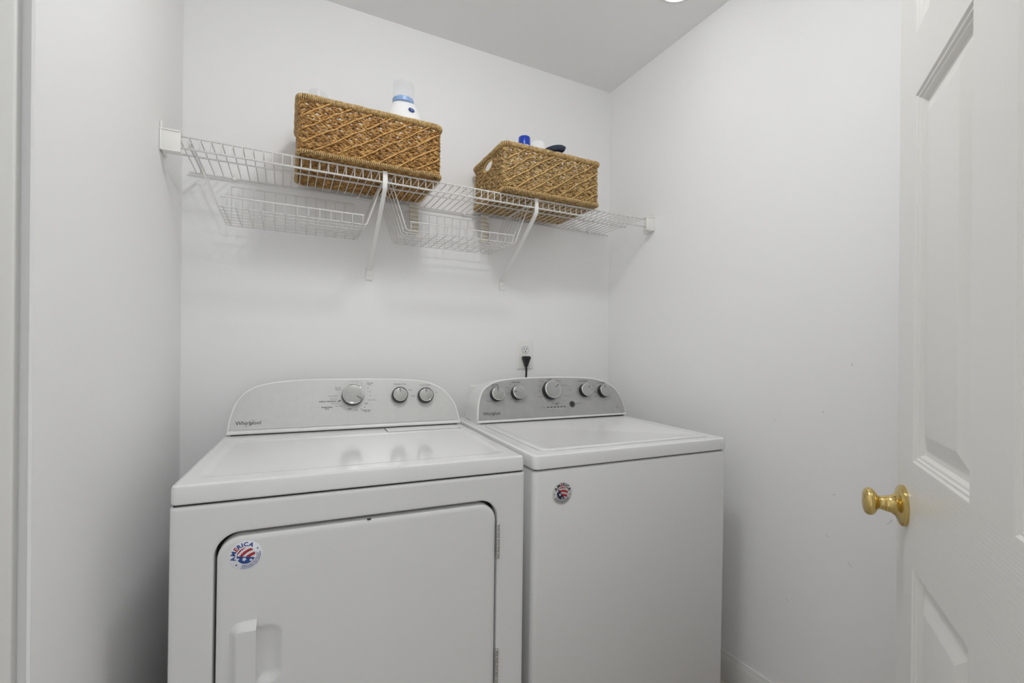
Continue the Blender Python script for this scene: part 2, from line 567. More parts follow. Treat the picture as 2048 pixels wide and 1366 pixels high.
def sticker(t, a, z, r, rot, blue, white):
    mb = MB()
    mb.lathe([(r * .995, 0), (r, .0002), (r * .99, .0004)], 48)
    s = add('sticker', mb, white, t, (a, -0.0003, z), (PI / 2, 0, 0), label='round white sticker with red, white and blue emblem')
    z1 = .0007
    L = MB()
    R = MB()
    word = 'AMERICA'
    for i, ch in enumerate(word):
        an = rot + PI / 2 + math.radians((61.5, 35, 12, -6.5, -20.5, -37, -61.5)[i])
        rad = r * .775
        put_text(R if ch == 'E' else L, ch, rad * math.cos(an), rad * math.sin(an), height=r * .30, rot=an - PI / 2, bold=.035, z=z1)
    for sg in (1, -1):
        an = rot + PI / 2 + sg * math.radians(97)
        x, y = r * .8 * math.cos(an), r * .8 * math.sin(an)
        q = [(x + r * .05 * math.cos(k * PI / 4), y + r * .05 * math.sin(k * PI / 4), z1) for k in range(8)]
        L.add(q, [tuple(range(8))])
    # fine print along the lower rim: too small to read, three arcs of short strokes
    for k, rad in enumerate((.66, .755, .85)):
        an = math.radians(-58)
        while an < math.radians(58):
            ln = math.radians(RNG.uniform(3, 9))
            q = []
            for rr, aa in ((rad - .022, an), (rad + .022, an), (rad + .022, an + ln), (rad - .022, an + ln)):
                th = rot - PI / 2 + aa
                q.append((r * rr * math.cos(th), r * rr * math.sin(th), z1))
            L.add(q, [(0, 1, 2, 3)])
            an += ln + math.radians(2.2)
    # emblem: stars on blue, curved stripes
    re = r * .55
    n = 56
    sets = {'b': MB(), 'r': MB()}
    stars = [(-.42, -.22, .26), (.05, -.80, .2), (-.86, .28, .16)]
    def instar(x, y):
        for sx, sy, sr in stars:
            dx, dy = x - sx, y - sy
            d = math.hypot(dx, dy)
            if d < sr:
                ph = (math.atan2(dy, dx) - PI / 2) % (2 * PI / 5)
                ph = min(ph, 2 * PI / 5 - ph)
                if d * (math.cos(ph) + math.sin(ph) * 1.38) < sr:
                    return True
        return False
    cr, sr_ = math.cos(rot), math.sin(rot)
    for i in range(n):
        for j in range(n):
            x, y = (i + .5) / n * 2 - 1, (j + .5) / n * 2 - 1
            if x * x + y * y > 1:
                continue
            blue_side = (y - .62) < -1.18 * (x + .72)
            key = None
            if blue_side:
                if not instar(x, y):
                    key = 'b'
            else:
                yy = y + .28 * (x - .1) ** 2
                if .84 < yy or .22 < yy < .56 or -.45 < yy < -.08:
                    key = 'r'
            if key:
                q = []
                for dx, dy in ((0, 0), (1, 0), (1, 1), (0, 1)):
                    px, py = ((i + dx) / n * 2 - 1) * re, ((j + dy) / n * 2 - 1) * re
                    q.append((px * cr - py * sr_, px * sr_ + py * cr, z1))
                sets[key].add(q, [(0, 1, 2, 3)])
    add('sticker_lettering', L.mesh('sticker_lettering', 0, False), blue, s)
    add('sticker_red_letter', R.mesh('sticker_red_letter', 0, False), ST_RED, s)
    add('emblem_field', sets['b'].mesh('emblem_field', 0, False), blue, s)
    add('emblem_stripes', sets['r'].mesh('emblem_stripes', 0, False), ST_RED, s)

def feet(t, w, d):
    for a in (.05, w - .05):
        for b in (.06, d - .06):
            mb = MB()
            mb.lathe([(.02, 0.001), (.022, .006), (.016, .014), (.01, .03)], 16, (a, b, .004))
            add('foot', mb, BLACK, t)

# ------------------------------------------------------------------ dryer
DW = 0.737
t = machine('dryer', 'white front-loading clothes dryer with wide square door and silver control panel', 'dryer',
            .1136086, .7664273, -.0513325, -.0048637, -.0025076)
add('cabinet', rbox(.002, DW - .002, .03, .70, .022, .872, .004), ENAMEL_F, t)
# front panel with rounded door opening
do = (.0722, .6640, .295, .8130)
O = lambda d: rrect(0 + d, DW - d, .022 + d, .8738 - d, .004, 14)
I = lambda d: rrect(do[0] - d, do[1] + d, do[2] - d, do[3] + d, .046 + d, 14)
mb = MB()
mb.loft([[(x, b, z) for x, z in L] for L, b in ((O(0), .032), (O(0), .006), (O(.002), .0018), (O(.006), 0), (O(.010), 0), (I(.006), 0), (I(.003), 0), (I(.0008), .001), (I(0), .004), (I(0), .032))])
add('front_panel', mb, ENAMEL_F, t)
mb = MB()
mb.loft([[(x, .0295, z) for x, z in I(.01)], [(x, .0305, z) for x, z in I(.01)]], True, True)
add('door_gap_shade', mb, DARK, t)  # dark plate standing in for the shade in the door gap
# door with hand recess
dd = (.0768, .6595, .300, .8050)
G = lambda d: rrect(dd[0] + d, dd[1] - d, dd[2] + d, dd[3] - d, .043 - d, 14)
Rc = lambda d: rrect(.140 + d, .194 - d, .500 + d, .619 - d, (max(.026 - d, .003), .004, .004, max(.026 - d, .003)), 14)
mb = MB()
mb.loft([[(x, b, z) for x, z in L] for L, b in ((G(0), .027), (G(0), .006), (G(.0015), .0022), (G(.005), 0.0002), (G(.012), -.0004), (G(.016), -.0004),
        (Rc(-.004), -.0004), (Rc(-.001), -.0004), (Rc(0), -.0002), (Rc(.002), .0006), (Rc(.006), .0032), (Rc(.011), .0066), (Rc(.016), .0088), (Rc(.020), .0095))], True, True)
door = add('door', mb, ENAMEL_F, t)
# moulded pull handle
na, nz = 22, 70
a0, a1, z0_, z1_ = .100, .1476, .430, .6345
mb = MB()
grid = []
for j in range(nz + 1):
    z = z0_ + (z1_ - z0_) * j / nz
    for i in range(na + 1):
        a = a0 + (a1 - a0) * i / na
        rr = .022
        # distance to an outline rounded on the left side only
        dx, dz = a - a0, min(z1_ - z, z - z0_)
        if dx < rr and dz < rr:
            dist = rr - math.hypot(rr - dx, rr - dz)
        else:
            dist = min(dx, dz)
        q = min(max((dist - .0015) / .013, 0), 1)
        hgt = .0012 * min(max(dist / .0012, 0), 1) + .0105 * (q * q * (3 - 2 * q)) + .004 * max(0, (a - a0) / (a1 - a0)) * q
        if dist < 0:
            hgt = -.001
        grid.append((a, -.0004 - hgt, z))
f = []
for j in range(nz):
    for i in range(na):
        p = j * (na + 1) + i
        f.append((p, p + 1, p + na + 2, p + na + 1))
base = len(grid)
for j in range(nz + 1):
    g = grid[j * (na + 1) + na]
    grid.append((g[0] - .004, .006, g[2]))
for j in range(nz):
    p = j * (na + 1) + na
    f.append((p, base + j, base + j + 1, p + na + 1))
mb.add(grid, f)
add('handle', mb.mesh('handle', 30), ENAMEL_F, door)
# barrel hinges
for zc in (.7103, .402):
    mb = MB()
    prof = []
    for i in range(5):
        b0, b1 = -.0435 + i * .0174, -.0435 + (i + 1) * .0174
        prof += [(.0032, b0), (.0043, b0 + .0009), (.0043, b1 - .0009), (.0032, b1)]
    mb.lathe(prof, 14, (.6655, -.0012, zc))
    add('hinge', mb, STEEL, t)
# strike mark on the upper edge
mb = MB()
mb.box(.357, .365, -.0006, .003, .8035, .8055)
add('latch_slot', mb, DARK, t)
# seam and top
mb = MB()
mb.box(.005, DW - .005, .005, .68, .870, .880)
add('seam_shade', mb, DARK, t)  # shade inside the seam, put in as a dark strip
def T(d, z, x0=0, x1=DW, y0=0, y1=.70, r=.012):
    return [(x, y, z) for x, y in rrect(x0 + d, x1 - d, y0 + d, y1 - d, max(r - d, .002), 5)]
def T2(d, z): return [(x, y, z) for x, y in rrect(.030 + d, .708 - d, .050 + d, .455 - d, .03, 5)]
mb = MB()
mb.loft([T(.006, .8766), T(.002, .8772), T(0, .880), T(0, .9070), T(.0015, .9115), T(.006, .9139), T(.010, .9139), T2(-.006, .9139), T2(-.003, .9139), T2(0, .9138), T2(.004, .9135), T2(.012, .9118), T2(.018, .9114), T2(.022, .9114)], True, True)
add('top_panel', mb, ENAMEL, t)
mb = MB()
def Q(d, z): return [(x, y, z) for x, y in rrect(.466 + d, .706 - d, .462 + d, .5345 - d, .004, 3)]
mb.loft([Q(0, .9135), Q(0, .9150), Q(.001, .9156), Q(.003, .9158)], True, True)
add('lint_lid', mb, ENAMEL, t)
mb = MB()
mb.loft([[(x, y, .9142) for x, y in rrect(.463, .709, .4595, .536, .004, 3)], [(x, y, .9142) for x, y in rrect(.466, .706, .4625, .536, .004, 3)]])
add('lint_lid_gap', mb, POINTER, t)
# console
DB0, DZ0 = .54, .914
DOUT = [(0.0066, -0.0035), (0.0106, 0.0409), (0.0177, 0.0783), (0.0312, 0.1122), (0.0515, 0.1369), (0.0777, 0.154), (0.1186, 0.165), (0.1744, 0.172), (0.248, 0.1757), (0.3643, 0.1761), (0.4874, 0.1741), (0.5731, 0.1693), (0.6265, 0.1591), (0.6669, 0.1398), (0.697, 0.111), (0.718, 0.078), (0.7286, 0.0366), (0.7345, -0.0046)]
console(t, DOUT, DB0, DZ0, .0040, .0178, .15, SILVER_D)
mb = MB()
mb.box(.020, .720, .5445, .60, .9137, .922)
add('console_gap_shade', mb, DARK, t)  # dark strip that paints the shade under the console
for (a, s), r, rf, h, an in zip([(0.3651, 0.1151), (0.5189, 0.1112), (0.6086, 0.1076)], (.0350, .0275, .0275), (.0305, .0222, .0222), (.027, .024, .024), (2.15, -.05, -.05)):
    knob(t, DB0, DZ0, a, s, r, rf, h, an)
DT = [('Timed', 0.4202, 0.1573, 0.0213, 0),('Dry', 0.4194, 0.1513, 0.0112, 0),('Touch Up', 0.3676, 0.1643, 0.0142, 0),('60', 0.3807, 0.161, 0.0044, 0),('50', 0.3938, 0.155, 0.0044, 0),('40', 0.4146, 0.1394, 0.0049, 0),('30', 0.4199, 0.1266, 0.0049, 0),('20', 0.4218, 0.1142, 0.0049, 0),('Cool Down', 0.427, 0.0986, 0.0289, 0),('OFF', 0.4083, 0.0864, 0.011, 1),('30', 0.4026, 0.0745, 0.0057, 0),('20', 0.3911, 0.068, 0.0057, 0),('Fluff Air', 0.4095, 0.063, 0.0263, 1),('No Heat', 0.4105, 0.0572, 0.0164, 0),('10', 0.3769, 0.0645, 0.006, 0),('OFF', 0.3555, 0.07, 0.0107, 1),('Very Dry', 0.3203, 0.0807, 0.022, 0),('More Dry', 0.3117, 0.089, 0.0247, 0),('ENERGY PREFERRED', 0.2884, 0.0972, 0.0528, 1),('Less Dry', 0.3065, 0.1048, 0.0219, 0),('Cool Down', 0.3051, 0.1149, 0.0293, 0),('Wrinkle', 0.3189, 0.1426, 0.0191, 0),('Shield', 0.3195, 0.1367, 0.0159, 0),('Automatic', 0.2857, 0.0788, 0.034, 1),('Dry', 0.2863, 0.072, 0.0119, 1),('TEMPERATURE', 0.5217, 0.1514, 0.0448, 0),('Med', 0.5575, 0.13, 0.0119, 0),('High', 0.5667, 0.1078, 0.0119, 0),('CYCLE SIGNAL', 0.6107, 0.1469, 0.0431, 0),('On', 0.6499, 0.1192, 0.0075, 0)]
lettering(t, DB0, DZ0, DT, .0075)
mb = MB()
q = [(.3225 + .0045 * math.cos(k * PI / 8) * 1.0 + .0012 * math.sin(k * PI / 8), .0978 + .0022 * math.sin(k * PI / 8) + .0014 * math.cos(k * PI / 8), 0) for k in range(16)]
mb.add(q, [tuple(range(16))])
add('leaf_mark', mb.mesh('leaf_mark', 0), INK, t, pframe(DB0, DZ0)(0, 0, .0012), (TH, 0, 0))
logo(t, DB0, DZ0, .0308, .0981, .0365)
sticker(t, .127, .7645, .0292, math.radians(38), ST_BLUE, ST_WHITE)
feet(t, DW, .70)

# ------------------------------------------------------------------ washer
WW = 0.699
t = machine('washing_machine', 'white top-loading washing machine with closed lid beside the dryer', 'washer',
            .880223, .7967661, -.0303813, -.0036717, .0088191)
R0 = lambda d, z, r=.016: [(x, y, z) for x, y in rrect(d, WW - d, d, .69 - d, r, 6)]
mb = MB()
mb.loft([R0(.012, .022), R0(.004, .024), R0(0, .034), R0(0, .8585), R0(.002, .8648), R0(.006, .8675)], True, True)
add('cabinet', mb, ENAMEL_F, t)
mb = MB()
mb.loft([R0(.008, .860, .012), R0(.008, .875, .012)], True, True)
add('seam_shade', mb, DARK, t)  # dark inset slab, painted shade of the seam below the top
def L2(d, z): return [(x, y, z) for x, y in rrect(.043 + d, .652 - d, .036 + d, .470 - d, (.006, .006, .026, .012), 6)]
mb = MB()
mb.loft([R0(.006, .8708), R0(.002, .8712), R0(0, .874), R0(0, .9000), R0(.002, .9055), R0(.007, .9080), R0(.011, .9080), L2(-.004, .9080), L2(-.002, .9080), L2(-.001, .9050)], True, True)
add('top_panel', mb, ENAMEL, t)
mb = MB()
mb.loft([L2(.0012, .9040), L2(.0012, .9098), L2(.003, .9118), L2(.007, .9124), L2(.020, .9124), L2(.028, .9112)], True, True)
add('lid', mb, ENAMEL, t)
WB0, WZ0 = .504, .908
WOUT = [(0.0291, 0.0034), (0.0349, 0.0596), (0.0457, 0.0981), (0.061, 0.1272), (0.0914, 0.1499), (0.1358, 0.1644), (0.2298, 0.1729), (0.3868, 0.1749), (0.5128, 0.1708), (0.5772, 0.1628), (0.6309, 0.1445), (0.6708, 0.1129), (0.6926, 0.0698), (0.6985, 0.0285), (0.699, -0.0002)]
console(t, WOUT, WB0, WZ0, .0035, .0150, .17, SILVER_W, (.96, .92))
mb = MB()
mb.box(.044, .684, .508, .56, .9078, .916)
add('console_gap_shade', mb, DARK, t)  # shade in the gap below the console, done as dark colour
for (a, s), r, rf, h, an in zip([(0.116, 0.1082), (0.2016, 0.1112), (0.3481, 0.1176), (0.5073, 0.113), (0.5977, 0.1082)],
                                (.0272, .0272, .0375, .0272, .0272), (.0235, .0235, .0325, .0235, .0235), (.024, .024, .027, .024, .024), (-.1, -1.5, .95, .75, -.1)):
    knob(t, WB0, WZ0, a, s, r, rf, h, an)
P = pframe(WB0, WZ0)
mb = MB()
mb.lathe([(.0128, .0005), (.0128, .002), (.0118, .0026), (.0075, .0022)], 28)
k = add('start_button', mb, BUTTON, t, P(.4387, .0592, 0), (TH, 0, 0))
mb = MB()
mb.lathe([(.0062, .0018), (.006, .0026)], 20)
add('button_centre', mb, KNOB_B, k)
for i in range(6):
    mb = MB()
    mb.box(-.0042, .0042, -.0017, .0017, .0006, .0014)
    add('status_light', mb, KNOB_B, t, P(.3274 + .01508 * i, .0506, 0), (TH, 0, 0))
for i in range(6):
    mb = MB()
    mb.box(-.0035, .0035, -.0006, .0006, .0006, .0011)
    add('status_dash', mb, INK_W, t, P(.3274 + .01508 * i, .0450, 0), (TH, 0, 0))
# white dial arc beside the big knob
mb = MB()
ring = []
for rr in (.0425, .0435):
    ring.append([(.3481 + rr * math.cos(x), .1105 + rr * math.sin(x), .0011) for x in np.linspace(math.radians(-40), math.radians(-320), 48)])
mb.loft(ring, closed=False)
add('dial_arc', mb.mesh('dial_arc', 0), INK_W, t, P(0, 0, 0), (TH, 0, 0))
WT = [('SOIL LEVEL', 0.114, 0.145, 0.0286, 1),('Extra', 0.1061, 0.1384, 0.016, 0),('Heavy', 0.0832, 0.13, 0.0112, 0),('Light', 0.0736, 0.1069, 0.0139, 0),('Normal', 0.0812, 0.0841, 0.0209, 0),('WATER TEMP', 0.2001, 0.1532, 0.0365, 1),('Hot', 0.1758, 0.1462, 0.0096, 0),('Tap', 0.1937, 0.1416, 0.0089, 0),('Warm', 0.1643, 0.1334, 0.0204, 0),('Cool', 0.1621, 0.1106, 0.0123, 0),('Cold', 0.1738, 0.0878, 0.0123, 0),('Tap Cold', 0.1947, 0.0788, 0.0279, 0),('Normal', 0.35, 0.1625, 0.0248, 1),('Colors', 0.3115, 0.1553, 0.0345, 0),('Towels', 0.3004, 0.1385, 0.021, 0),('Heavy', 0.2959, 0.1167, 0.0209, 0),('Bulky Items', 0.2989, 0.0931, 0.0293, 0),('Soak', 0.3291, 0.0741, 0.0117, 0),('Clean Washer', 0.3655, 0.0663, 0.0349, 0),('Drain & Spin', 0.405, 0.0732, 0.0332, 0),('OFF', 0.3679, 0.0603, 0.0111, 1),('Rinse & Spin', 0.4203, 0.093, 0.031, 0),('Super Wash', 0.4331, 0.1161, 0.0495, 0),('Quick Wash', 0.4161, 0.1374, 0.032, 0),('Deep Wash', 0.3916, 0.1543, 0.0301, 0),('WASH OPTIONS', 0.5053, 0.153, 0.0471, 1),('AUTO SENSING', 0.5957, 0.1446, 0.0409, 1),('Off', 0.5526, 0.1328, 0.0148, 0),('Fabric', 0.5599, 0.1105, 0.0175, 0),('Softener', 0.5586, 0.1042, 0.0174, 0),('Rinse', 0.5562, 0.0875, 0.0182, 0),('Start/Pause', 0.4677, 0.0613, 0.0283, 0),('STATUS', 0.3076, 0.0503, 0.0177, 0),('Eco', 0.6600, 0.0416, 0.0117, 1),('Monitor', 0.6590, 0.0349, 0.0226, 0)]
lettering(t, WB0, WZ0, WT, .0042)
logo(t, WB0, WZ0, .055, .1223, .0355)
sticker(t, .0856, .8032, .0300, math.radians(-5), ST_NAVY, mat('sticker_pale_grey', rgb(206, 206, 203), 0.3))
feet(t, WW, .69)

# ------------------------------------------------------------------ wire shelf
ZS = 1.7555
YL = -.305
t = thing('wire_shelf', 'white ventilated wire shelf running wall to wall above the machines', 'shelf', (0, 0, ZS))
def rod(name, pts, r, parent, m=WIRE, sides=8):
    mb = MB()
    mb.tube(pts, r, sides)
    return add(name, mb, m, parent)
bend = [(0, -.012, 0), (0, -.10, 0), (0, -.20, 0), (0, YL + .004, 0), (0, YL + .0012, -.0008), (0, YL, -.004), (0, YL, -.018), (0, YL, -.0325)]
mb = MB()
mb.tube(bend, .0016, 6, ref=(1, 0, 0))
wire_me = mb.mesh('deck_wire')
for i in range(66):
    x = .0399 + .0254 * i
    if x > 1.715:
        break
    add('deck_wire', wire_me, WIRE, t, (x, 0, 0))
rod('back_rod', [(.021, -.010, -.0035), (.9, -.010, -.0035), (1.724, -.010, -.0035)], .0032, t)
rod('middle_rod', [(.020, -.170, -.0042), (.9, -.171, -.0042), (1.700, -.172, -.0042)], .0030, t)
rod('front_rod', [(.02, YL + .002, -.0012), (.9, YL + .002, -.0012), (1.715, YL + .002, -.0012)], .0028, t)
rod('lip_rod', [(.02, YL + .003, -.0325), (.9, YL + .003, -.0325), (1.715, YL + .003, -.0325)], .0032, t)

def end_bracket(side):
    xw = lw(YL) if side < 0 else rw(YL)
    o = thing_part('end_bracket', t)
    s = -side
    def bx(xa, xb, ya, yb, za, zb, r=.0025):
        a, b = xw + s * xa, xw + s * xb
        return rbox(min(a, b), max(a, b), ya, yb, za, zb, r)
    return xw, s, bx
def join(name, meshes, m, parent):
    bm = bmesh.new()
    for me in meshes:
        bm.from_mesh(me)
        bpy.data.meshes.remove(me)
    me = bpy.data.meshes.new(name)
    bm.to_mesh(me)
    bm.free()
    me.set_sharp_from_angle(angle=math.radians(40))
    return add(name, me, m, parent)
for side in (-1, 1):
    xw = lw(YL) if side < 0 else rw(YL)
    s = -side
    ms = []
    for xa, xb, ya, yb, za, zb, r in ((.0005, .047, YL - .010, YL - .0045, -.0475, .008, .002),      # front plate
                                      (.0005, .047, YL - .013, YL + .020, .004, .0085, .0018),       # top ledge
                                      (.0005, .047, YL - .012, YL + .018, -.050, -.0455, .0018),     # bottom ledge
                                      (.0005, .006, YL - .012, YL + .055, -.050, .010, .002),        # wall flange
                                      (.0005, .0055, YL - .006, YL + .016, .006, .031, .002)):       # screw ear
        a, b = xw + s * xa, xw + s * xb
        ms.append(rbox(min(a, b), max(a, b), ya, yb, za, zb, r))
    br = join('end_bracket', ms, BRACKET, t)
    mb = MB()
    mb.lathe([(.0042, 0), (.0040, .0015), (.0015, .0022)], 14)
    add('screw', mb, PLASTIC, br, (xw + s * .0054, YL + .005, .021), (0, s * PI / 2, 0))
for bx_ in (.590, 1.153):
    # diagonal support brace: hook on the lip, flat bar, wall foot
    path = [(bx_, YL - .004, .0015), (bx_, YL - .0045, -.030), (bx_, YL - .0035, -.048), (bx_, YL + .004, -.060), (bx_, -.160, -.162), (bx_, -.020, -.262), (bx_, -.0075, -.274)]
    P3 = np.array(path)
    tg = np.gradient(P3, axis=0)
    tg /= np.linalg.norm(tg, axis=1)[:, None]
    nr = np.cross(tg, (1.0, 0, 0))
    loops = []
    wd = [.0070, .0070, .0070, .0070, .0068, .0066, .0085]
    for p, n_, w_ in zip(P3, nr, wd):
        loops.append([p + n_ * .0022 + np.array((w_, 0, 0)), p - n_ * .0055 + np.array((w_ * .86, 0, 0)), p - n_ * .0055 - np.array((w_ * .86, 0, 0)), p + n_ * .0022 - np.array((w_, 0, 0))])
    mb = MB()
    mb.loft(loops, True, True)
    br = add('support_brace', mb, BRACKET, t)
    add('foot_plate', rbox(bx_ - .0125, bx_ + .0135, -.0075, -.0003, -.3115, -.268, .003), BRACKET, br)
    mb = MB()
    mb.lathe([(.0038, 0), (.0036, .0012), (.0016, .0018)], 12)
    add('screw', mb, PLASTIC, br, (bx_ + .0005, -.0074, -.294), (PI / 2, 0, 0))
for cx in (.147, .546, .971, 1.611):
    ms = [rbox(cx - .0055, cx + .0055, -.0165, -.0003, -.0085, .0015, .002), rbox(cx - .005, cx + .005, -.006, -.0003, -.002, .016, .002)]
    c = join('wall_clip', ms, BRACKET, t)
    mb = MB()
    mb.lathe([(.0034, 0), (.0032, .001), (.0014, .0016)], 12)
    add('screw', mb, PLASTIC, c, (cx, -.0059, .0085), (PI / 2, 0, 0))

# ------------------------------------------------------------------ under-shelf wire baskets
def wire_basket(label, x0, x1, tx0, tx1, yb, yf, zb_):
    o = thing('wire_basket', label, 'basket', ((x0 + x1) / 2, (yb + yf) / 2, zb_), group='wire baskets hung under the shelf')
    ox, oy = (x0 + x1) / 2, (yb + yf) / 2
    def Lp(p): return [(x - ox, y - oy, z - zb_) for x, y, z in p]
    zt = ZS - .0035
    # lengthwise wires: across the bottom, then slanting up to the shelf at both ends
    ny = 7
    for i in range(ny):
        y = yf + (yb - yf) * i / (ny - 1)
        r = .0019 if i in (0,) else .0014
        rise = zt - .004
        p = [(tx0, y, rise), (tx0 + (x0 - tx0) * .5, y, (rise + zb_) / 2), (x0 - .0035, y, zb_ + .010), (x0 - .001, y, zb_ + .003), (x0 + .006, y, zb_), (x0 + .1, y, zb_),
             (x1 - .1, y, zb_), (x1 - .006, y, zb_), (x1 + .001, y, zb_ + .003), (x1 + .0035, y, zb_ + .010), (tx1 + (x1 - tx1) * .5, y, (rise + zb_) / 2), (tx1, y, rise)]
        mb = MB()
        mb.tube(Lp(p), r, 6, ref=(0, 1, 0))
        add('long_wire', mb, WIRE, o)
    # top arms that hook over the deck
    for tx, sg in ((tx0, -1), (tx1, 1)):
        for dx in (0, sg * .006):
            p = [(tx + dx, yb - .004, zt - .006), (tx + dx, yb - .10, zt - .006), (tx + dx, yf + .004, zt - .006), (tx + dx, yf - .012, zt - .002)]
            mb = MB()
            mb.tube(Lp(p), .0020, 6, ref=(1, 0, 0))
            add('hanger_arm', mb, WIRE, o)
        p = [(tx, yb - .03, zt - .006), (tx + sg * .007, yb - .03, zt - .010), (tx + sg * .009, yb - .03, zt - .016), (tx + sg * .003, yb - .03, zt - .020), (tx - sg * .002, yb - .03, zt - .015)]
        mb = MB()
        mb.tube(Lp(p), .0016, 6, ref=(0, 1, 0))
        add('hook', mb, WIRE, o)
    # cross wires: front lip, bottom, back panel
    n = 13
    xa, xb = x0 + .013, x1 - .013
    cross = [(0, yf - .012 - oy, .028), (0, yf - .010 - oy, .012), (0, yf - .006 - oy, .003), (0, yf + .004 - oy, .0), (0, -.02, 0), (0, yb - .004 - oy, 0), (0, yb + .001 - oy, .003), (0, yb + .002 - oy, .012), (0, yb + .002 - oy, .070), (0, yb + .002 - oy, .134)]
    mb = MB()
    mb.tube(cross, .0014, 6, ref=(1, 0, 0))
    me = mb.mesh('cross_wire')
    for i in range(n):
        add('cross_wire', me, WIRE, o, (xa + (xb - xa) * i / (n - 1) - ox, 0, -.0026))
    rod('front_rod', Lp([(xa - .004, yf - .012, zb_ + .0265), ((xa + xb) / 2, yf - .012, zb_ + .0265), (xb + .004, yf - .012, zb_ + .0265)]), .0024, o)
    rod('back_rod', Lp([(xa - .002, yb + .004, zb_ + .131), ((xa + xb) / 2, yb + .004, zb_ + .131), (xb + .002, yb + .004, zb_ + .131)]), .0018, o)
    return o
wire_basket('empty white wire basket hung under the left end of the shelf', .128, .541, .066, .596, -.034, -.262, 1.588)
wire_basket('white wire basket hung under the middle of the shelf between the braces', .672, 1.086, .619, 1.146, -.040, -.262, 1.588)

# beige ribbed strips at the back of the middle wire basket
for xa, xb, lab in ((.733, .768, 'left'), (1.033, 1.066, 'right')):
    o = thing('ribbed_strip', 'beige ribbed strip with dark lines, %s one of two in the middle wire basket' % lab, 'strip', ((xa + xb) / 2, -.047, 1.635), group='beige strips in the middle wire basket')
    h = (xb - xa) / 2
    for i in range(7):
        add('rib', rbox(-h, h, -.004, .002, .0003 + i * .0163, .0157 + i * .0163, .0015), BEIGE, o)
    mb = MB()
    mb.box(-h + .0008, h - .0008, -.0015, .0026, .0008, .113)
    add('backing', mb, BROWNLINE, o)

# ------------------------------------------------------------------ woven baskets
def rr_path(w, d, r, n_arc=6, step=.004):
    pts = rrect(-w / 2, w / 2, -d / 2, d / 2, r, n_arc)
    p = np.array(pts + [pts[0]])
    seg = np.linalg.norm(np.diff(p, axis=0), axis=1)
    L = np.concatenate([[0], np.cumsum(seg)])
    def at(t):
        t = np.mod(t, L[-1])
        return np.stack([np.interp(t, L, p[:, 0]), np.interp(t, L, p[:, 1])], -1)
    return at, L[-1]

